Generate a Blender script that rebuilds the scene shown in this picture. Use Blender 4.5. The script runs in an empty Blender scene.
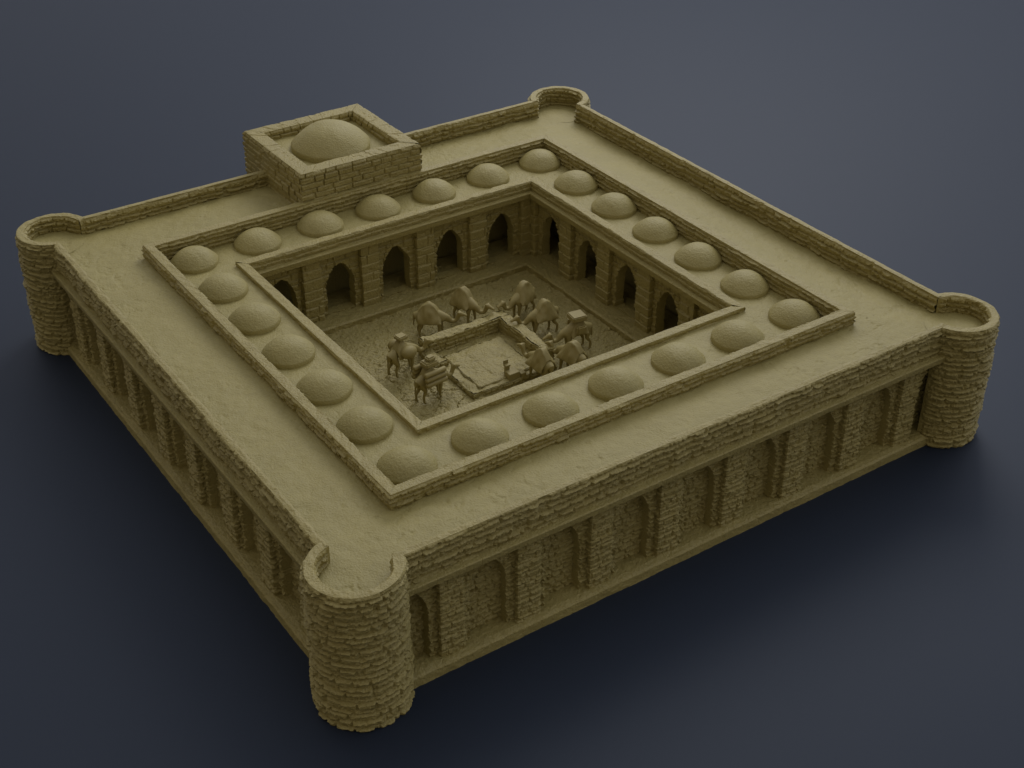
import bpy, math
import numpy as np
from mathutils import Vector, Euler

SC = bpy.context.scene
COL = SC.collection
Z0 = 1.921                       # height of the outer wall top above the table
LX, LY = 10.0, 9.894             # outer plan
WT, TER, RING, STRIP, CPAR, GATE = Z0, 1.681, 1.888, 1.592, 1.664, 2.359
BASE = 0.168                     # top of the base slab = courtyard floor
C1, C2, C3, C4 = 2.421, 7.577, 2.458, 7.438     # courtyard opening (parapet inner edge)

# ------------------------------------------------------------------ noise
def _hash(ix, iy, seed):
    n = (ix.astype(np.int64) * 374761393 + iy.astype(np.int64) * 668265263 + seed * 974711) & 0xFFFFFFFF
    n = ((n ^ (n >> 13)) * 1274126177) & 0xFFFFFFFF
    n = n ^ (n >> 16)
    return (n & 0xFFFFFF) / float(0xFFFFFF)

def vnoise(x, y, seed=0):
    x, y = np.broadcast_arrays(np.asarray(x, float), np.asarray(y, float))
    ix, iy = np.floor(x), np.floor(y)
    fx, fy = x - ix, y - iy
    fx = fx * fx * (3 - 2 * fx); fy = fy * fy * (3 - 2 * fy)
    a = _hash(ix, iy, seed); b = _hash(ix + 1, iy, seed)
    c = _hash(ix, iy + 1, seed); d = _hash(ix + 1, iy + 1, seed)
    return (a + (b - a) * fx) * (1 - fy) + (c + (d - c) * fx) * fy - 0.5

def fbm(x, y, seed=0, octv=4):
    t, a = 0.0, 1.0
    for k in range(octv):
        t = t + a * vnoise(x, y, seed + 17 * k)
        x = x * 2.03 + 3.1; y = y * 2.03 + 1.7; a *= 0.5
    return t

def sm(t):
    t = np.clip(t, 0, 1)
    return t * t * (3 - 2 * t)

def masonry(U, V, rowh, blen, relief, seed, joint=0.02, wob=0.012, rowjit=0.3, lenjit=0.45, fine=0.35, vjoint=1.0, chip=0.6, lean=0.6, updir=1):
    """height field of coursed stones over U (along) and V (across courses)"""
    rng = np.random.default_rng(seed)
    Uw = U + wob * fbm(U * 5, V * 5, seed + 5, 2)
    Vw = V + wob * (fbm(U * 2.3, V * 6, seed + 9, 3) + 0.6 * vnoise(U * 9, V * 3, seed + 4))
    v0, v1 = V.min() - 0.2, V.max() + 0.2
    n = int((v1 - v0) / rowh) + 3
    vb = v0 + rowh * (np.arange(n + 1) + rowjit * (rng.random(n + 1) - 0.5))
    row = np.clip(np.searchsorted(vb, Vw) - 1, 0, n - 1)
    lo, hi = vb[row], vb[row + 1]
    dv = np.minimum(Vw - lo, hi - Vw)
    du = np.empty_like(U); rnd = np.empty_like(U); tilt = np.empty_like(U); tu = np.empty_like(U)
    u0, u1 = U.min() - 1.0, U.max() + 1.0
    for r in np.unique(row):
        m = row == r
        L = blen * (0.8 + 0.4 * rng.random())
        k = int((u1 - u0) / L) + 3
        ub = u0 + L * (np.arange(k + 1) + rng.random() + lenjit * (rng.random(k + 1) - 0.5))
        j = np.clip(np.searchsorted(ub, Uw[m]) - 1, 0, k - 1)
        rr = rng.random(k); tt = rng.random(k) - 0.5
        du[m] = np.minimum(Uw[m] - ub[j], ub[j + 1] - Uw[m])
        rnd[m] = rr[j]; tilt[m] = tt[j]
        tu[m] = (Uw[m] - ub[j]) / (ub[j + 1] - ub[j]) - 0.5
    dtop = np.where(np.broadcast_to(updir, Vw.shape) > 0, hi - Vw, Vw - lo)
    ev = np.minimum(sm((dv + 0.25 * joint) / joint), sm((dtop + 0.003) / (0.45 * joint + 0.003))); eu = sm(du / joint) * vjoint + (1 - vjoint)
    prof = np.minimum(ev, eu)
    tv = (Vw - lo) / (hi - lo)
    if lean is None: bulge = 1 - 0.5 * (np.abs(tv - 0.5) * 2) ** 2
    else: bulge = (1 - lean) + lean * (tv if np.ndim(updir) == 0 and updir > 0 else np.where(np.broadcast_to(updir, tv.shape) > 0, tv, 1 - tv))
    h = relief * prof * bulge * (0.5 + 0.55 * rnd + 0.35 * tilt * tu)
    rough = 0.55 * fbm(U * 16, V * 22, seed + 21, 2) + 0.9 * fbm(U * 38, V * 46, seed + 22, 2)
    h = h + relief * fine * rough - relief * chip * sm((vnoise(U * 11, V * 14, seed + 33) - 0.27) / 0.1) * prof
    return h

# ------------------------------------------------------------------ mesh helpers
def link_mesh(name, verts, faces, mat, parent=None, smooth=False):
    me = bpy.data.meshes.new(name)
    verts = np.asarray(verts, np.float32); faces = np.asarray(faces, np.int32)
    me.vertices.add(len(verts)); me.vertices.foreach_set('co', verts.ravel())
    k = faces.shape[1]
    me.loops.add(faces.size); me.loops.foreach_set('vertex_index', faces.ravel())
    me.polygons.add(len(faces))
    me.polygons.foreach_set('loop_start', np.arange(0, faces.size, k, dtype=np.int32))
    me.polygons.foreach_set('use_smooth', np.full(len(faces), smooth, dtype=bool))
    me.update(calc_edges=True); me.validate()
    me.materials.append(mat)
    o = bpy.data.objects.new(name, me); COL.objects.link(o)
    if parent: o.parent = parent
    return o

class Acc:
    """collects grids into one mesh"""
    def __init__(self): self.v = []; self.f = []; self.n = 0
    def grid(self, P, keep=None, flip=False):
        ni, nj = P.shape[:2]
        idx = np.arange(ni * nj).reshape(ni, nj) + self.n
        q = np.stack([idx[:-1, :-1], idx[1:, :-1], idx[1:, 1:], idx[:-1, 1:]], -1).reshape(-1, 4)
        if keep is not None: q = q[keep.reshape(-1)]
        if flip: q = q[:, ::-1]
        self.v.append(P.reshape(-1, 3)); self.f.append(q); self.n += ni * nj
    def build(self, name, mat, parent=None, smooth=False):
        return link_mesh(name, np.concatenate(self.v), np.concatenate(self.f), mat, parent, smooth)

def resample(prof, ds):
    """(n,z) polyline -> dense points, averaged normals (left of travel), arc length, sharp part id"""
    prof = np.asarray(prof, float); pts = []; nrm = []; seg = []
    for k in range(len(prof) - 1):
        a, b = prof[k], prof[k + 1]; L = np.hypot(*(b - a)); n = max(1, int(round(L / ds)))
        d = (b - a) / L; N = np.array([d[1], -d[0]])
        for i in range(n + (1 if k == len(prof) - 2 else 0)):
            pts.append(a + (b - a) * i / n)
            if i == 0 and k > 0:
                M = N + nrm_last; nrm.append(M / max(np.hypot(*M), 1e-6))
            else: nrm.append(N)
            seg.append(k)
        nrm_last = N
    pts = np.array(pts); nrm = np.array(nrm)
    s = np.concatenate([[0], np.cumsum(np.hypot(*np.diff(pts, axis=0).T))])
    return pts, nrm, s, np.array(seg)

def empty(name, loc=(0, 0, 0)):
    o = bpy.data.objects.new(name, None); COL.objects.link(o); o.location = loc
    o.empty_display_size = 0.1
    return o

# ------------------------------------------------------------------ materials
def stone(name, col, var, rough, bump, scale):
    m = bpy.data.materials.new(name); m.use_nodes = True
    nt = m.node_tree; N = nt.nodes; Lk = nt.links
    b = N['Principled BSDF']
    tc = N.new('ShaderNodeTexCoord')
    n1 = N.new('ShaderNodeTexNoise'); n1.inputs['Scale'].default_value = scale; n1.inputs['Detail'].default_value = 5
    n2 = N.new('ShaderNodeTexNoise'); n2.inputs['Scale'].default_value = scale * 9; n2.inputs['Detail'].default_value = 4
    mx = N.new('ShaderNodeMath'); mx.operation = 'ADD'
    ramp = N.new('ShaderNodeValToRGB')
    r = ramp.color_ramp
    r.elements[0].position = 0.75; r.elements[1].position = 1.25
    lo = [c * (1 - var) for c in col]; hi = [min(1, c * (1 + var)) for c in col]
    r.elements[0].position = 0.35; r.elements[1].position = 0.65
    r.elements[0].color = (*lo, 1); r.elements[1].color = (*hi, 1)
    hf = N.new('ShaderNodeMath'); hf.operation = 'MULTIPLY'; hf.inputs[1].default_value = 0.5
    Lk.new(tc.outputs['Object'], n1.inputs['Vector']); Lk.new(tc.outputs['Object'], n2.inputs['Vector'])
    Lk.new(n1.outputs['Fac'], mx.inputs[0]); Lk.new(n2.outputs['Fac'], mx.inputs[1])
    Lk.new(mx.outputs[0], hf.inputs[0]); Lk.new(hf.outputs[0], ramp.inputs['Fac'])
    Lk.new(ramp.outputs['Color'], b.inputs['Base Color'])
    b.inputs['Roughness'].default_value = rough
    b.inputs['Specular IOR Level'].default_value = 0.45
    bp = N.new('ShaderNodeBump'); bp.inputs['Strength'].default_value = bump; bp.inputs['Distance'].default_value = 0.02
    n3 = N.new('ShaderNodeTexNoise'); n3.inputs['Scale'].default_value = 38; n3.inputs['Detail'].default_value = 5
    Lk.new(tc.outputs['Object'], n3.inputs['Vector']); Lk.new(n3.outputs['Fac'], bp.inputs['Height'])
    Lk.new(bp.outputs['Normal'], b.inputs['Normal'])
    return m

STONE = stone('sandstone_resin', (0.318, 0.26, 0.083), 0.08, 0.52, 0.9, 1.6)
PLASTER = stone('smooth_resin', (0.318, 0.266, 0.088), 0.06, 0.58, 0.6, 2.2)
SMALL = stone('figure_resin', (0.30, 0.242, 0.08), 0.04, 0.6, 0.15, 6)

gm = bpy.data.materials.new('slate_table'); gm.use_nodes = True
gb = gm.node_tree.nodes['Principled BSDF']
gb.inputs['Base Color'].default_value = (0.0095, 0.0145, 0.025, 1)
gb.inputs['Roughness'].default_value = 0.6
gb.inputs['Specular IOR Level'].default_value = 0.4
gb.inputs['Specular Tint'].default_value = (0.80, 0.88, 1.0, 1)

# ------------------------------------------------------------------ setting
def ground():
    s = 400.0
    o = link_mesh('ground', [(-s, -s, 0), (s, -s, 0), (s, s, 0), (-s, s, 0)], [(0, 1, 2, 3)], gm)
    o['kind'] = 'structure'; o['label'] = 'plain dark blue grey table surface under the model'
ground()

# ------------------------------------------------------------------ the building
B = empty('caravanserai_model', (5, 4.95, 0))
B['label'] = 'square sand coloured caravanserai model with four round corner towers and rows of small domes'
B['category'] = 'building model'
OFF = np.array([5, 4.95, 0.0])
class Shift(Acc):
    def build(self, name, mat, parent, smooth=False):
        self.v = [x - OFF for x in self.v]
        return Acc.build(self, name, mat, parent, smooth)

SIDES = {   # outward-facing local frames: (u along wall left->right seen from outside, n outward, z)
    'SE': (lambda u, n: (u, -n), LX),
    'SW': (lambda u, n: (-n, LY - u), LY),
    'NW': (lambda u, n: (LX - u, LY + n), LX),
    'NE': (lambda u, n: (LX + n, u), LY),
}
def place(side, U, Nn, Zz):
    x, y = SIDES[side][0](U, Nn)
    x, y, z = np.broadcast_arrays(x, y, Zz)
    return np.stack([x, y, z], -1)

def arch_mask(U, Z, cu, hw, z0, spring, apex, pointed=False):
    t = np.clip((Z - spring) / (apex - spring), 0, 1)
    w = hw * np.clip(1 - t ** 1.75, 0, 1) ** (0.72 if pointed else 0.62)
    return (np.abs(U - cu) < w) & (Z < apex) & (Z > z0)

def sweep(acc, side, u0, u1, prof, du, ds, hf):
    pts, nrm, s, seg = resample(prof, ds)
    u = np.linspace(u0, u1, max(2, int((u1 - u0) / du) + 1))
    U, S = np.meshgrid(u, s, indexing='ij')
    H = hf(U, S, seg[None, :])
    acc.grid(place(side, U, pts[None, :, 0] + H * nrm[None, :, 0], pts[None, :, 1] + H * nrm[None, :, 1]))

SEEN = {'SE': 0.0085, 'SW': 0.014, 'NW': 0.03, 'NE': 0.03}
PSTEP = 1.0686
def pil_centres(side):
    L = SIDES[side][1]; c0 = 1.345 if side == 'SE' else L / 2 - 3.5 * PSTEP
    return [c0 + PSTEP * k for k in range(8)]

def outer_side(side, seed):
    L = SIDES[side][1]; d = SEEN[side]
    u = np.arange(0.45, L - 0.45 + d, d); z = np.arange(BASE - 0.03, 1.44, d)
    U, Z = np.meshgrid(u, z, indexing='ij')
    pc = pil_centres(side)
    h = masonry(U, Z, 0.074, 0.18, 0.068, seed, joint=0.024, wob=0.026, lenjit=0.8, rowjit=0.5, vjoint=0.8, fine=0.3, chip=0.5, lean=0.7)
    n = -0.165 + h
    cs = [pc[0] - PSTEP / 2] + [c + PSTEP / 2 for c in pc]
    back = -0.285 + masonry(U, Z, 0.074, 0.16, 0.064, seed + 3, joint=0.02, wob=0.03, lenjit=0.8, rowjit=0.5, vjoint=0.8, fine=0.3, chip=0.5, lean=0.7)
    for c in cs:
        jit = 0.008 * vnoise(U * 7, Z * 12, seed + 8)
        m = arch_mask(U + jit, Z + jit, c, 0.255, BASE - 1, 0.86, 1.29)
        n = np.where(m, back, n)
    a = Shift(); a.grid(place(side, U, n, Z))
    wall = a.build('outer_wall', STONE, B)
    # battered pilasters
    for k, c in enumerate(pc):
        p = Shift(); w = 0.148
        pr = [(-0.22, c - w), (-0.075, c - w), (-0.075, c + w), (-0.22, c + w)]      # plan (n,u)
        pts, nrm, s, seg = resample([(q[1], -q[0]) for q in pr], d)                    # travel along u
        zz = np.arange(BASE - 0.03, 1.43, d)
        S, ZZ = np.meshgrid(s, zz, indexing='ij')
        # one stone per course on the front with the odd vertical joint
        hh = masonry(S, ZZ, 0.078, 0.18, 0.046, seed * 7 + k, joint=0.016, wob=0.022, rowjit=0.6, lenjit=0.8, vjoint=0.7, fine=0.3, chip=0.5, lean=0.6)
        Un = pts[:, None, 0] + hh * nrm[:, None, 0] * 1.0
        Nn = -(pts[:, None, 1] + hh * nrm[:, None, 1])
        p.grid(place(side, Un, Nn, ZZ)); p.build('pilaster', STONE, wall)
    # string course: a band of long squared blocks
    s_ = Shift()
    def hs(U, S, seg):
        return 0.6 * masonry(U, S + 0.05, 3.0, 0.27, 0.018, seed + 40, joint=0.012, wob=0.004, lenjit=0.25, fine=0.25, chip=0.3)
    sweep(s_, side, 0.5, L - 0.5, [(-0.2, 1.395), (0.0, 1.395), (0.03, 1.405), (0.038, 1.482), (0.03, 1.493), (-0.14, 1.50)], d, d, hs)
    s_.build('string_course', STONE, wall)
    # parapet: courses outside, flat coping, courses inside
    t = Shift()
    def hp(U, S, seg):
        side_h = masonry(U, S, 0.086, 0.25, 0.072, seed + 50, joint=0.026, wob=0.026, lenjit=0.8, rowjit=0.4, fine=0.26, chip=0.45, lean=0.75, vjoint=0.55, updir=np.where(seg == 2, -1, 1))
        if side in ('SE', 'SW'): side_h = np.where(seg == 2, 0.25 * side_h, side_h)
        top = 0.010 + 0.016 * fbm(U * 7, S * 9, seed + 51, 3)
        e = np.where(seg == 1, top, side_h)
        cs_ = np.abs(S - (WT - 1.45)); ce_ = np.abs(S - (WT - 1.45 + 0.10)); e = e * (0.35 + 0.65 * sm(np.minimum(cs_, ce_) / 0.05))
        edge = 0.016 * fbm(U * 3.1, S * 0 + 2, seed + 52, 3)
        return e + edge * (seg != 1)
    prof = [(-0.078, 1.45), (-0.07, WT), (-0.15, WT), (-0.15, TER - 0.13)]
    g0, g1 = 0.66, L - 0.66
    runs = [(g0, g1)]
    if side == 'NW': runs = [(g0, LX - 6.0), (LX - 3.88, g1)]
    for r in runs:
        t = Shift(); sweep(t, side, r[0], r[1], prof, 0.011, 0.0085, hp)
        t.build('parapet', STONE, wall)
    # base ledge the wall stands on
    b = Shift()
    def hb(U, S, seg):
        return 0.009 * fbm(U * 4, S * 6, seed + 60, 4) + 0.008 * fbm(U * 21, S * 23, seed + 61, 2)
    sweep(b, side, 0.4, L - 0.4, [(0.03, -0.01), (0.032, 0.13), (0.01, 0.158), (-0.05, BASE + 0.004), (-0.34, BASE + 0.006)], 0.016, 0.016, hb)
    b.build('base_ledge', STONE, wall)

for i, sd in enumerate(('SE', 'SW', 'NW', 'NE')):
    outer_side(sd, 11 + 100 * i)

# ------------------------------------------------------------------ corner towers
TC, TR, TT = 0.227, 0.532, 0.095
def tower(cx, cy, mid, seed):
    half = math.radians(111.4 + 14); d = 0.0095
    prof = [(0.0, -0.01), (0.0, WT), (-TT, WT), (-TT, TER - 0.13)]
    pts, nrm, s, seg = resample(prof, d)
    nth = int(2 * half * TR / d)
    th = np.linspace(mid - half, mid + half, nth)
    T, S = np.meshgrid(th, s, indexing='ij')
    U = T * TR; sg = seg[None, :]
    h = masonry(U, S, 0.086, 0.27, 0.066, seed, joint=0.026, wob=0.022, lenjit=0.9, rowjit=0.5, vjoint=0.7, fine=0.3, chip=0.5, lean=0.7, updir=np.where(sg == 2, -1, 1))
    h = h * sm((half - np.abs(T - mid)) / 0.2)
    h = h * (0.35 + 0.65 * sm(np.minimum(np.abs(S - WT - 0.01), np.abs(S - WT - 0.01 - TT)) / 0.05))
    h += 0.016 * fbm(U * 2.5, S * 2.5, seed + 3, 3)
    h = np.where(sg == 1, 0.010 + 0.016 * fbm(U * 7, S * 9, seed + 2, 3), h)
    r = TR + pts[None, :, 0] + h * nrm[None, :, 0]
    z = pts[None, :, 1] + h * nrm[None, :, 1]
    a = Shift(); a.grid(np.stack([cx + r * np.cos(T), cy + r * np.sin(T), z + 0 * T], -1))
    a.build('corner_tower', STONE, B)
tower(TC, TC, math.radians(225), 501)
tower(TC, LY - TC, math.radians(135), 502)
tower(LX - TC, TC, math.radians(315), 503)
tower(LX - TC, LY - TC, math.radians(45), 504)

# ------------------------------------------------------------------ flat roofs and floors
def sheet_h(X, Y, seed, amp):
    h = amp * fbm(X * 1.6, Y * 1.6, seed, 4) + amp * 0.35 * fbm(X * 9, Y * 9, seed + 1, 3)
    pits = sm((vnoise(X * 5.3, Y * 4.1, seed + 2) - 0.36) / 0.1) * (0.3 + vnoise(X * 24, Y * 24, seed + 3))
    crack = np.abs(fbm(X * 2.4 + 5, Y * 2.4, seed + 7, 4))
    cm = sm((vnoise(X * 1.1, Y * 1.1, seed + 8) - 0.0) / 0.25)
    return h - amp * 0.7 * pits - amp * 0.5 * cm * (1 - sm(crack / 0.03))
def sheet(acc, x0, x1, y0, y1, z, seed, amp, d):
    x = np.linspace(x0, x1, int((x1 - x0) / d) + 2); y = np.linspace(y0, y1, int((y1 - y0) / d) + 2)
    X, Y = np.meshgrid(x, y, indexing='ij')
    sag = 0.0
    if seed == 700: sag = 0.09 * sm((X - 8.7) / 1.0) * sm((Y - 0.6) / 2.5) + 0.05 * sm((Y - 8.6) / 0.9) * sm((X - 3.0) / 4.0) * (1 - sm((X - 8.7) / 1.0))
    acc.grid(np.stack([X, Y, z - sag + sheet_h(X, Y, seed, amp)], -1))

R0, R1, R2, R3 = 1.164, 8.644, 1.072, 8.499       # dome terrace parapet, outer rectangle
a = Shift()
for q in ((0.12, LX - 0.12, 0.12, R2 + 0.03), (0.12, LX - 0.12, R3 - 0.03, LY - 0.12), (0.12, R0 + 0.03, R2 + 0.03, R3 - 0.03), (R1 - 0.03, LX - 0.12, R2 + 0.03, R3 - 0.03)):
    sheet(a, *q, TER, 700, 0.024, 0.018)
for cx in (TC, LX - TC):          # little round floors inside the tower tops
    for cy in (TC, LY - TC):
        rr, tt = np.meshgrid(np.linspace(0, TR - 0.1, 24), np.linspace(0, 2 * np.pi, 60), indexing='ij')
        X = cx + rr * np.cos(tt); Y = cy + rr * np.sin(tt)
        a.grid(np.stack([X, Y, TER + 0.005 - (0.09 if cx > 5 and cy > 5 else 0) + sheet_h(X, Y, 700, 0.024)], -1))
a.build('terrace_roof', PLASTER, B, smooth=True)

a = Shift()
for q in ((R0 + 0.1, R1 - 0.1, R2 + 0.1, C3 - 0.1), (R0 + 0.1, R1 - 0.1, C4 + 0.1, R3 - 0.1), (R0 + 0.1, C1 - 0.1, C3 - 0.1, C4 + 0.1), (C2 + 0.1, R1 - 0.1, C3 - 0.1, C4 + 0.1)):
    sheet(a, *q, STRIP, 720, 0.02, 0.017)
a.build('dome_walk', PLASTER, B, smooth=True)

a = Shift()
sheet(a, 0.9, LX - 0.9, 0.9, LY - 0.9, BASE, 740, 0.04, 0.013)
P_ = a.v[0]; P_[:, 2] += 0.02 * fbm(P_[:, 0] * 21, P_[:, 1] * 21, 745, 3) + 0.014 * np.abs(vnoise(P_[:, 0] * 34, P_[:, 1] * 34, 746))
a.build('courtyard_floor', STONE, B)

# ------------------------------------------------------------------ rectangular rings
def ring(x0, x1, y0, y1, prof, du, ds, hf, outward=True, sides=(0, 1, 2, 3)):
    """prof: (n,z), n>0 away from the middle"""
    acc = Shift()
    pts, nrm, s, seg = resample(prof, ds)
    cs = [(x0, y0), (x1, y0), (x1, y1), (x0, y1)]
    sg = [(-1, -1), (1, -1), (1, 1), (-1, 1)]
    for k in sides:
        A, Bp = np.array(cs[k]), np.array(cs[(k + 1) % 4]); sa, sb = np.array(sg[k]), np.array(sg[(k + 1) % 4])
        L = np.hypot(*(Bp - A)); n = int(L / du) + 2
        f = np.linspace(0, 1, n); U, S = np.meshgrid(f * L + 13.7 * k, s, indexing='ij')
        H = hf(U, S, seg[None, :])
        off = pts[None, :, 0] + H * nrm[None, :, 0]; z = pts[None, :, 1] + H * nrm[None, :, 1]
        F = f[:, None]
        X = (A[0] + sa[0] * off) * (1 - F) + (Bp[0] + sb[0] * off) * F
        Y = (A[1] + sa[1] * off) * (1 - F) + (Bp[1] + sb[1] * off) * F
        acc.grid(np.stack([X, Y, z + 0 * X], -1))
    return acc

def h_par(seed, relief=0.055, rowh=0.072, blen=0.26, s1=0.237, s2=0.355):
    def f(U, S, seg):
        side_h = masonry(U, S, rowh, blen, relief, seed, joint=0.022, wob=0.02, lenjit=0.7, fine=0.28, chip=0.4, lean=0.75, vjoint=0.4, updir=np.where(seg == 2, -1, 1))
        top = 0.006 + 0.013 * fbm(U * 7, S * 9, seed + 51, 3)
        cs_ = np.minimum(np.abs(S - s1), np.abs(S - s2)); side_h = side_h * (0.4 + 0.6 * sm(cs_ / 0.04))
        return np.where(seg == 1, top, side_h + 0.010 * fbm(U * 3.1, S * 0 + 2, seed + 52, 3))
    return f
ring(R0 + 0.025, R1 - 0.025, R2 + 0.025, R3 - 0.025, [(0, TER - 0.03), (0, RING), (-0.118, RING), (-0.118, STRIP - 0.03)], 0.013, 0.0115, h_par(801)).build('dome_walk_parapet', STONE, B)

CC = (C1, C2, C3, C4)
ring(C1, C2, C3, C4, [(0.15, STRIP - 0.03), (0.15, CPAR), (0.015, CPAR), (0.015, 1.49)], 0.013, 0.0115, h_par(811, 0.026, 0.075, 0.3, 0.102, 0.237)).build('courtyard_parapet', STONE, B)

# ------------------------------------------------------------------ domes
def dome_mesh(name, cx, cy, z, r, hgt, seed, parent, power=2.5, nr=30, nt=84):
    t = np.linspace(0, 1, nr); th = np.linspace(0, 2 * np.pi, nt + 1)
    T, TH = np.meshgrid(t, th, indexing='ij')
    rr = r * T ; zz = 0.2 * hgt + 0.8 * hgt * (1 - T ** 2.3)
    X = np.cos(TH); Y = np.sin(TH)
    k = 1 + 0.035 * fbm(X * 1.7 + seed, Y * 1.7 + T * 2, seed, 3) - 0.014
    rr = rr * k
    zz = zz * (1 + 0.03 * fbm(X * T * 2 + seed, Y * T * 2, seed + 5, 2)) + 0.0035 * fbm(X * T * 9, Y * T * 9 + seed, seed + 6, 3) 
    rr = np.concatenate([rr, rr[-1:] * 1.0]); zz = np.concatenate([zz - 0.0, zz[-1:] * 0 - 0.03])
    X = np.concatenate([X, X[-1:]]); Y = np.concatenate([Y, Y[-1:]])
    a = Acc(); a.grid(np.stack([cx + rr * X, cy + rr * Y, z + zz], -1) - OFF)
    return a.build(name, PLASTER, parent, smooth=True)

dx = [1.79 + 1.067 * k for k in range(7)]; dy = [1.775 + 1.045 * k for k in range(7)]
spots = [(x, dy[0]) for x in dx] + [(dx[6], y) for y in dy[1:]] + [(x, dy[6]) for x in dx[-2::-1]] + [(dx[0], y) for y in dy[-2:0:-1]]
rg = np.random.default_rng(4)
for k, (x, y) in enumerate(spots):
    dome_mesh('dome', x + 0.02 * (rg.random() - .5), y + 0.02 * (rg.random() - .5), STRIP + 0.005, 0.362 + 0.012 * rg.random(), 0.245, 30 + k, B)

# ------------------------------------------------------------------ gatehouse
GX0, GX1, GY0, GY1 = 3.854, 6.024, 8.431, 10.5
def hg(U, S, seg):
    m = masonry(U, S - (GATE + 0.02), 0.096, 0.28, 0.046, 901, joint=0.019, wob=0.005, rowjit=0.06, lenjit=0.5, fine=0.15, chip=0.2, lean=0.2, updir=np.where(seg == 2, -1, 1))
    m = m * (0.35 + 0.65 * sm(np.minimum(np.abs(S - GATE - 0.01), np.abs(S - GATE - 0.235)) / 0.04))
    top = 0.004 + 0.014 * masonry(U, S, 3.0, 0.33, 1.0, 905, joint=0.01, wob=0.01, lenjit=0.3, fine=0.25)
    return np.where(seg == 1, top, m)
G = ring(GX0 + 0.012, GX1 - 0.012, GY0 + 0.012, GY1 - 0.012, [(0, -0.01), (0, GATE), (-0.225, GATE), (-0.225, 2.16)], 0.0125, 0.0115, hg).build('gatehouse', STONE, B)
a = Shift(); sheet(a, GX0 + .15, GX1 - .15, GY0 + .15, GY1 - .15, 2.2, 910, 0.02, 0.02); a.build('gatehouse_roof', PLASTER, G, smooth=True)
dome_mesh('gatehouse_dome', 4.92, 9.45, 2.2, 0.67, 0.43, 77, G, nr=40, nt=140)

# ------------------------------------------------------------------ courtyard arcades
INS = {  # frames looking out of the court into each wall: u left->right, n towards the court
    'NW': (lambda u, n: (C1 + u, C4 - n), C2 - C1),
    'NE': (lambda u, n: (C2 - n, C4 - u), C4 - C3),
    'SE': (lambda u, n: (C2 - u, C3 + n), C2 - C1),
    'SW': (lambda u, n: (C1 + n, C3 + u), C4 - C3),
}
def iplace(side, U, Nn, Zz):
    x, y = INS[side][0](U, Nn); x, y, z = np.broadcast_arrays(x, y, Zz)
    return np.stack([x, y, z], -1)
LED = 0.275
def arcade(side, seed):
    W = INS[side][1]; d = 0.012 if side in ('NW', 'NE') else 0.022
    step = 1.03; cs = [W / 2 + step * k for k in (-2, -1, 0, 1, 2)]
    u = np.arange(-0.16, W + 0.16 + d, d); z = np.arange(LED - 0.03, 1.45, d)
    U, Z = np.meshgrid(u, z, indexing='ij')
    n = -0.14 + masonry(U, Z, 0.105, 0.2, 0.042, seed, joint=0.018, wob=0.015, lenjit=0.6, rowjit=0.4, fine=0.2, chip=0.3)
    hole = np.zeros(U.shape, bool)
    for c in cs:
        jit = 0.022 * np.round(6 * vnoise(U * 1.5, Z * 9, seed + 3)) / 6
        hole |= arch_mask(U + jit, Z + jit, c, 0.248, 0.30, 0.78, 1.155, True)
    dpt = -0.29 + 0.02 * masonry(U, Z, 0.098, 0.19, 1, seed + 1)
    n = np.where(hole, dpt, n)
    keep = ~(hole[:-1, :-1] & hole[1:, :-1] & hole[:-1, 1:] & hole[1:, 1:])
    a = Shift(); a.grid(iplace(side, U, n, Z), keep)
    wall = a.build('arcade_wall', STONE, B)
    for k in range(6):
        c = W / 2 + step * (k - 2.5); w = 0.145
        p = Shift()
        pts, nrm, s, seg = resample([(c - w, 0.2), (c - w, 0.045), (c + w, 0.045), (c + w, 0.2)], d)
        zz = np.arange(LED - 0.03, 1.43, d)
        S, ZZ = np.meshgrid(s, zz, indexing='ij')
        hh = masonry(S, ZZ, 0.165, 0.42, 0.034, seed * 3 + k, joint=0.018, wob=0.01, rowjit=0.2, lenjit=0.5, fine=0.18, chip=0.3)
        p.grid(iplace(side, pts[:, None, 0] + hh * nrm[:, None, 0], -(pts[:, None, 1] + hh * nrm[:, None, 1]), ZZ))
        p.build('pilaster', STONE, wall)
    # cornice band under the parapet
    b = Shift(); pts, nrm, s, seg = resample([(-0.05, 1.50), (0.06, 1.497), (0.07, 1.485), (0.05, 1.39), (-0.15, 1.385)], d)
    u = np.arange(-0.05, W + 0.05 + d, d); U, S = np.meshgrid(u, s, indexing='ij')
    H = -(0.6 * masonry(U, S + 0.05, 3.0, 0.36, 0.016, seed + 7, joint=0.012, wob=0.006, lenjit=0.4, fine=0.3, chip=0.2))
    b.grid(iplace(side, U, pts[None, :, 0] + H * nrm[None, :, 0], pts[None, :, 1] + H * nrm[None, :, 1]))
    b.build('cornice', STONE, wall)
for i, sd in enumerate(('NW', 'NE', 'SE', 'SW')): arcade(sd, 1300 + 50 * i)

def h_led(U, S, seg):
    return 0.02 * fbm(U * 5, S * 7, 41, 4) + 0.01 * fbm(U * 19, S * 19, 42, 2)
ring(C1, C2, C3, C4, [(0.75, LED + .02), (0.75, LED), (-0.215, LED), (-0.24, LED - 0.02), (-0.24, BASE - 0.02)][1:], 0.016, 0.014, h_led).build('courtyard_step', STONE, B)
# dark vaulted gallery behind the arcades
ring(C1, C2, C3, C4, [(0.88, BASE - 0.05), (0.88, STRIP - 0.05), (0.2, STRIP - 0.03)], 0.2, 0.2, lambda U, S, seg: 0 * U * S).build('gallery_wall', STONE, B)

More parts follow.
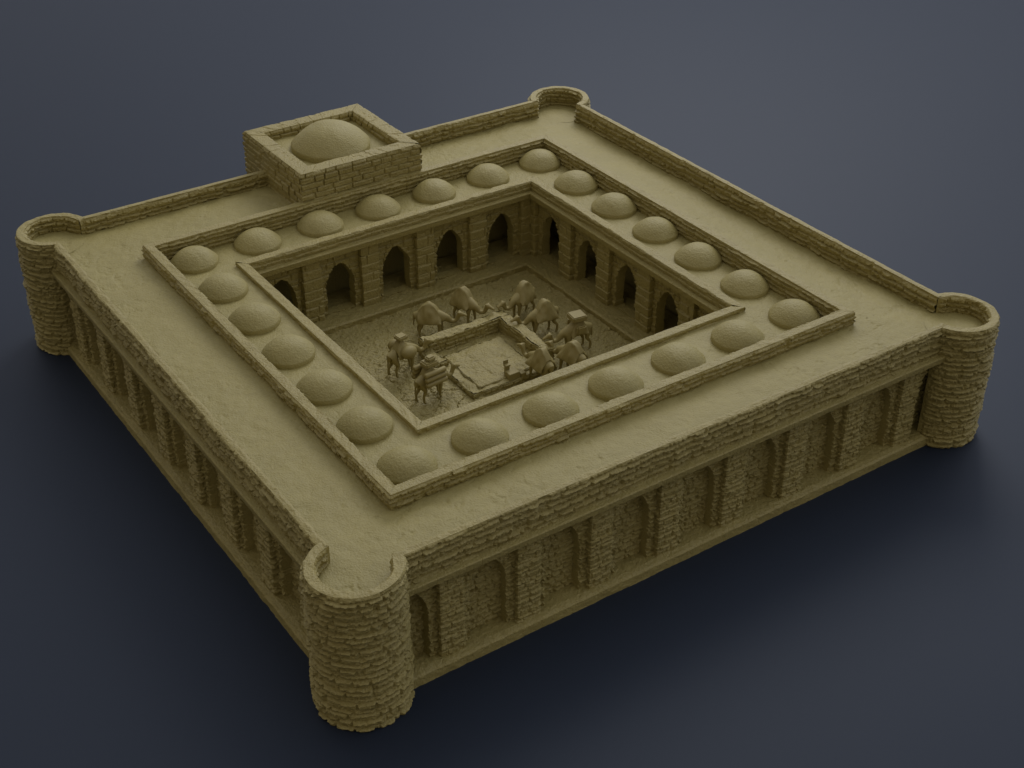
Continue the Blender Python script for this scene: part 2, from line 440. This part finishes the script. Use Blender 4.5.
# ------------------------------------------------------------------ platform in the middle of the court
PX0, PX1, PY0, PY1 = 4.42, 5.91, 4.36, 5.82
F = empty('courtyard_basin', (5.16, 5.06, BASE))
F['label'] = 'low square basin with rough stone walls on two sides in the middle of the courtyard'
F['category'] = 'basin'
class FS(Acc):
    def build(self, name, mat, parent, smooth=False):
        self.v = [x - np.array([5.16, 5.06, BASE]) for x in self.v]
        return Acc.build(self, name, mat, parent, smooth)
def box_sweep(x0, x1, y0, y1, z0, z1, seed, relief, rowh=0.07, blen=0.15, d=0.012, rnd=0.012):
    acc = FS()
    cs = [(x0, y0), (x1, y0), (x1, y1), (x0, y1)]; sg = [(-1, -1), (1, -1), (1, 1), (-1, 1)]
    pts, nrm, s, seg = resample([(0, z0), (0, z1 - rnd), (-rnd, z1)], d)
    for k in range(4):
        A, Bp = np.array(cs[k]), np.array(cs[(k + 1) % 4]); sa, sb = np.array(sg[k]), np.array(sg[(k + 1) % 4])
        L = np.hypot(*(Bp - A)); f = np.linspace(0, 1, int(L / d) + 2)
        U, S = np.meshgrid(f * L + 3.3 * k, s, indexing='ij')
        H = masonry(U, S, rowh, blen, relief, seed, joint=0.016, wob=0.015, lenjit=0.7)
        off = pts[None, :, 0] + H * nrm[None, :, 0]; z = pts[None, :, 1] + 0 * H; Fq = f[:, None]
        X = (A[0] + sa[0] * off) * (1 - Fq) + (Bp[0] + sb[0] * off) * Fq
        Y = (A[1] + sa[1] * off) * (1 - Fq) + (Bp[1] + sb[1] * off) * Fq
        acc.grid(np.stack([X, Y, z + 0 * X], -1))
    x = np.linspace(x0 + rnd * .5, x1 - rnd * .5, int((x1 - x0) / d) + 2); y = np.linspace(y0 + rnd * .5, y1 - rnd * .5, int((y1 - y0) / d) + 2)
    X, Y = np.meshgrid(x, y, indexing='ij')
    acc.grid(np.stack([X, Y, z1 + 0.002 + 0.035 * fbm(X * 7, Y * 7, seed + 4, 4)], -1))
    acc.v = [np.stack([v[:, 0] + 0.035 * fbm(v[:, 0] * 3.1, v[:, 1] * 3.1 + seed, 70, 3), v[:, 1] + 0.035 * fbm(v[:, 0] * 3.1 + 9, v[:, 1] * 3.1, 71 + seed, 3), v[:, 2]], -1) for v in acc.v]
    return acc
box_sweep(PX0, PX1, PY0, PY1, BASE - .02, BASE + 0.085, 61, 0.025, d=0.014).build('basin_floor', STONE, F)
box_sweep(PX0 + 0.16, PX1 - 0.3, PY0 + 0.10, PY1 - 0.34, BASE, BASE + 0.115, 62, 0.02).build('inner_slab', STONE, F)
box_sweep(PX0 - .03, PX1 + .02, PY1 - 0.15, PY1 + .02, BASE - .02, BASE + 0.32, 63, 0.03).build('basin_wall', STONE, F)
box_sweep(PX1 - 0.15, PX1 + .03, PY0 + 0.12, PY1 - 0.151, BASE - .02, BASE + 0.315, 64, 0.03).build('basin_wall', STONE, F)

box_sweep(PX0 - .06, PX0 + .10, 5.28, PY1 - .131, BASE - .02, BASE + 0.17, 65, 0.035, rowh=0.09).build('basin_wall', STONE, F)

# small block with a stepped post, at the front edge of the basin
def boxes_mesh(name, lst, mat, parent=None, loc=(0, 0, 0), rz=0.0, bev=0.006):
    import bmesh
    bm = bmesh.new()
    for (c, sz, tz) in lst:
        r = bmesh.ops.create_cube(bm, size=1.0)
        for v in r['verts']:
            v.co = Vector((v.co.x * sz[0], v.co.y * sz[1], v.co.z * sz[2]))
            if tz and v.co.z > 0: v.co.x *= tz; v.co.y *= tz
            v.co += Vector(c)
    bmesh.ops.bevel(bm, geom=bm.edges[:], offset=bev, segments=2, affect='EDGES')
    me = bpy.data.meshes.new(name); bm.to_mesh(me); bm.free(); me.materials.append(mat)
    o = bpy.data.objects.new(name, me); COL.objects.link(o); o.location = loc; o.rotation_euler = (0, 0, rz)
    if parent: o.parent = parent
    return o
KB = empty('stone_block', (5.16, 4.44, BASE + 0.08))
KB['label'] = 'small squared block carrying a little notched post at the edge of the courtyard basin'
KB['category'] = 'block'
boxes_mesh('block', [((0, 0, 0.05), (0.2, 0.15, 0.12), 0.92), ((0.16, -0.03, 0.025), (0.10, 0.1, 0.07), 0.9)], SMALL, KB)
boxes_mesh('post', [((-0.03, 0.10, 0.09), (0.07, 0.06, 0.16), 0.9), ((-0.03, 0.10, 0.175), (0.085, 0.075, 0.03), 1.0), ((-0.03, 0.135, 0.215), (0.085, 0.02, 0.07), 1.0)], SMALL, KB, bev=0.004)

# ------------------------------------------------------------------ camels
def skin_mesh(name, nodes, edges, sub=2):
    me = bpy.data.meshes.new(name + '_tmp')
    me.from_pydata([n[:3] for n in nodes], edges, [])
    o = bpy.data.objects.new(name + '_tmp', me); COL.objects.link(o)
    mod = o.modifiers.new('skin', 'SKIN'); mod.use_smooth_shade = True
    for i, n in enumerate(nodes):
        sv = me.skin_vertices[0].data[i]; r = n[3]
        sv.radius = r if isinstance(r, tuple) else (r, r)
        sv.use_root = (i == 0)
    s = o.modifiers.new('sub', 'SUBSURF'); s.levels = s.render_levels = sub
    dg = bpy.context.evaluated_depsgraph_get(); dg.update()
    out = bpy.data.meshes.new_from_object(o.evaluated_get(dg)); out.name = name
    bpy.data.objects.remove(o); bpy.data.meshes.remove(me)
    for p in out.polygons: p.use_smooth = True
    return out

def camel_mesh(name, head=0.0, turn=0.0, stride=0.0):
    """+x is forward; metres of a real camel; head 0 = carried level, 1 = lowered"""
    nd, ed = [], []
    def add(x, y, z, r, frm=None):
        nd.append((x, y, z, r)); i = len(nd) - 1
        if frm is not None: ed.append((frm, i))
        return i
    mid = add(0, 0, 1.32, (0.33, 0.37))
    hip = add(-0.50, 0, 1.30, (0.27, 0.29), mid)
    rump = add(-0.76, 0, 1.22, (0.17, 0.2), hip)
    tail = add(-0.86, 0.01, 0.98, 0.05, rump); add(-0.88, 0.02, 0.62, 0.035, tail)
    ch = add(0.48, 0, 1.27, (0.28, 0.34), mid)
    hump = add(-0.05, 0, 1.72, (0.2, 0.27), mid); add(-0.07, 0, 1.98, (0.1, 0.14), hump)
    t = math.tan(turn)
    nb = add(0.82, 0.06 * t, 1.18 - .1 * head, (0.17, 0.22), ch)
    n1 = add(1.10, 0.22 * t, 1.02 - .38 * head, 0.135, nb)
    n2 = add(1.34, 0.40 * t, 1.12 - .62 * head, 0.115, n1)
    n3 = add(1.44, 0.50 * t, 1.40 - .72 * head, 0.11, n2)
    hd = add(1.52, 0.58 * t, 1.58 - .80 * head, (0.115, 0.125), n3)
    mz = add(1.74, 0.76 * t, 1.53 - .88 * head, (0.09, 0.085), hd)
    add(1.90, 0.88 * t, 1.47 - .92 * head, (0.07, 0.06), mz)
    for s in (-1, 1):
        add(1.47, 0.55 * t + s * 0.14, 1.69 - .80 * head, 0.03, hd)
    for s in (-1, 1):
        st = stride * s
        a = add(0.50, s * 0.20, 0.98, (0.15, 0.13), ch); b = add(0.52 + st * .5, s * 0.21, 0.60, 0.095, a)
        c = add(0.53 + st, s * 0.21, 0.30, 0.065, b); e = add(0.54 + st * 1.2, s * 0.21, 0.08, 0.07, c); add(0.64 + st * 1.2, s * 0.21, 0.045, 0.07, e)
        a = add(-0.55, s * 0.20, 0.98, (0.18, 0.15), hip); b = add(-0.44 - st * .4, s * 0.21, 0.70, 0.11, a)
        c = add(-0.62 - st, s * 0.21, 0.44, 0.07, b); e = add(-0.60 - st, s * 0.21, 0.09, 0.065, c); add(-0.49 - st, s * 0.21, 0.045, 0.07, e)
    m = skin_mesh(name, nd, ed); m.materials.append(SMALL)
    return m

def lathe_x(name, prof, parent, loc, sc=(1, 1, 1), rot=(0, 0, 0)):
    n = 20; vs = []; fs = []
    for (x, r) in prof:
        for k in range(n): a_ = 2 * math.pi * k / n; vs.append((x, r * math.cos(a_), r * math.sin(a_)))
    for i in range(len(prof) - 1):
        for k in range(n): fs.append((i * n + k, i * n + (k + 1) % n, (i + 1) * n + (k + 1) % n, (i + 1) * n + k))
    o = link_mesh(name, vs, fs, SMALL, parent, True)
    o.location = loc; o.scale = sc; o.rotation_euler = rot
    return o

def blanket_mesh(hl, hw, ztop, zbot, ridge, seed):
    """a load cloth hanging over the hump: sloping sides, rounded ridge"""
    x = np.linspace(-hl, hl, 22); t = np.linspace(-1, 1, 27)
    X, T = np.meshgrid(x, t, indexing='ij')
    at = np.abs(T); fl = 1 - 0.30 * (np.abs(X + 0.08) / hl) ** 1.7
    Y = np.sign(T) * (ridge * np.minimum(at / 0.22, 1) + (hw - ridge) * sm((at - 0.22) / 0.78) ** 0.8)
    Zt = ztop * fl - (ztop * fl - zbot) * np.clip((at - 0.2) / 0.8, 0, 1) ** 1.15
    Zt = Zt + 0.10 * fbm(X * 3 + seed, T * 3, seed, 3); Y = Y + 0.09 * fbm(X * 5 + seed, Zt * 3, seed + 2, 2)
    top = np.stack([X, Y, Zt], -1)
    a_ = Acc(); a_.grid(top)
    low = top.copy(); low[..., 1] *= 0.9; low[..., 2] -= 0.06
    a_.grid(low, flip=True)
    a_.grid(np.stack([top[:, 0], low[:, 0]], 1), flip=True); a_.grid(np.stack([top[:, -1], low[:, -1]], 1))
    a_.grid(np.stack([top[0], low[0]], 1)); a_.grid(np.stack([top[-1], low[-1]], 1), flip=True)
    return a_

K = 0.305
def camel(x, y, face, label, load, head=0.3, turn=0.0, stride=0.05, z=BASE, k=K, seed=1):
    r = empty('camel', (x, y, z)); r.rotation_euler = (0, 0, face); r.scale = (k, k, k)
    r['label'] = label; r['category'] = 'camel'; r['group'] = 'camels round the courtyard basin'
    body = bpy.data.objects.new('body', camel_mesh('camel_body', head, turn, stride)); COL.objects.link(body); body.parent = r
    if load == 'cloth':
        blanket_mesh(0.60, 0.50, 2.02, 1.0, 0.17, seed).build('load_cloth', SMALL, r, True)
    elif load == 'box':
        blanket_mesh(0.46, 0.46, 1.85, 1.1, 0.25, seed).build('load_cloth', SMALL, r, True)
        boxes_mesh('load_box', [((0, 0, 1.98), (0.80, 0.78, 0.30), 0.97)], SMALL, r, bev=0.05)
        for s in (-1, 1): boxes_mesh('pannier', [((0.0, s * 0.50, 1.45), (0.55, 0.22, 0.42), 0.9)], SMALL, r, bev=0.06)
    elif load == 'sack':
        blanket_mesh(0.46, 0.46, 2.0, 1.15, 0.16, seed).build('load_cloth', SMALL, r, True)
        for s in (-1, 1):
            lathe_x('sack', [(-.42, .02), (-.4, .16), (-.25, .28), (0, .33), (.25, .28), (.4, .16), (.42, .02)], r, (0.05, s * 0.50, 1.42))
        boxes_mesh('load_box', [((-0.02, 0, 2.10), (0.55, 0.5, 0.22), 0.95)], SMALL, r, bev=0.05)
    elif load == 'rolls':
        blanket_mesh(0.46, 0.46, 1.95, 1.2, 0.2, seed).build('load_cloth', SMALL, r, True)
        pr = [(-.62, .02), (-.61, .1), (-.56, .13), (.56, .13), (.61, .1), (.62, .02)]
        for s in (-1, 1):
            for q in range(3): lathe_x('roll', pr, r, (0.0, s * (0.55 - .05 * q), 1.24 + 0.25 * q))
        boxes_mesh('load_box', [((0.0, 0, 2.08), (0.8, 0.62, 0.26), 0.9), ((0.05, 0, 2.32), (0.5, 0.42, 0.22), 0.85)], SMALL, r, bev=0.06)
    return r
R_ = math.radians
camel(4.84, 6.26, R_(-38), 'camel under a sloping cloth behind the basin wall, left one of the far pair', 'cloth', 0.25, 0.1, 0.06, seed=3)
camel(5.54, 6.36, R_(-78), 'camel under a peaked cloth standing head on to the far basin wall', 'cloth', 0.2, 0.35, 0.05, seed=5)
camel(6.42, 5.98, R_(196), 'camel under a plain cloth at the far right corner of the basin', 'cloth', 0.3, -0.2, 0.05, seed=8)
camel(6.36, 5.33, R_(176), 'camel under a cloth between the boxed camel and the far right corner of the basin', 'cloth', 0.3, -0.15, 0.12, seed=11)
camel(6.50, 4.64, R_(172), 'camel carrying a flat square box on its back at the right of the basin', 'box', 0.45, -0.1, 0.1, seed=13)
camel(3.92, 5.58, R_(8), 'camel with round sacks at its sides at the left of the basin', 'sack', 0.35, -0.2, 0.08, seed=17)
camel(3.90, 4.74, R_(6), 'camel loaded with stacked rolls at the near left of the basin', 'rolls', 0.4, 0.1, 0.08, seed=19)
camel(6.02, 4.10, R_(100), 'camel seen from behind at the near right end of the basin wall', 'cloth', 0.5, 0.0, 0.05, seed=23)
camel(5.52, 4.20, R_(92), 'camel seen from behind reaching its head over the basin beside the small block', 'cloth', 0.25, 0.1, 0.05, seed=29)

# ------------------------------------------------------------------ camera
cam = bpy.data.cameras.new('camera'); co = bpy.data.objects.new('camera', cam); COL.objects.link(co)
co.location = (-4.94074, -10.28152, 9.93593 + Z0)
co.rotation_euler = Euler((0.98960, -0.00353, -0.59882), 'XYZ')
cam.sensor_fit = 'HORIZONTAL'; cam.sensor_width = 36.0; cam.lens = 1416.83 / 1024 * 36.0
cam.clip_start = 0.1; cam.clip_end = 1500
SC.camera = co

# ------------------------------------------------------------------ light
w = bpy.data.worlds.new('World'); SC.world = w; w.use_nodes = True
bg = w.node_tree.nodes['Background']; bg.inputs['Strength'].default_value = 0.72
wt = w.node_tree; tc = wt.nodes.new('ShaderNodeTexCoord'); dp = wt.nodes.new('ShaderNodeVectorMath'); dp.operation = 'DOT_PRODUCT'
dp.inputs[1].default_value = Vector((0.8, 0.3, 0.65)).normalized()
wr = wt.nodes.new('ShaderNodeValToRGB'); wt.links.new(tc.outputs['Generated'], dp.inputs[0]); wt.links.new(dp.outputs['Value'], wr.inputs['Fac'])
wr.color_ramp.elements[0].position = 0.05; wr.color_ramp.elements[0].color = (0.42, 0.375, 0.33, 1)
wr.color_ramp.elements[1].position = 0.9; wr.color_ramp.elements[1].color = (0.98, 1.03, 1.2, 1)
wt.links.new(wr.outputs['Color'], bg.inputs['Color'])
def area(name, loc, target, size, power, col):
    l = bpy.data.lights.new(name, 'AREA'); l.shape = 'SQUARE'; l.size = size; l.energy = power; l.color = col
    o = bpy.data.objects.new(name, l); COL.objects.link(o); o.location = loc
    o.rotation_euler = (Vector(target) - Vector(loc)).to_track_quat('-Z', 'Y').to_euler()
    return o
area('studio_softbox', (24, 22, 22), (5.5, 5, 1), 15, 3500, (1.0, 0.98, 0.97))

SC.view_settings.view_transform = 'Standard'; SC.view_settings.look = 'None'
SC.view_settings.exposure = 0; SC.view_settings.gamma = 1
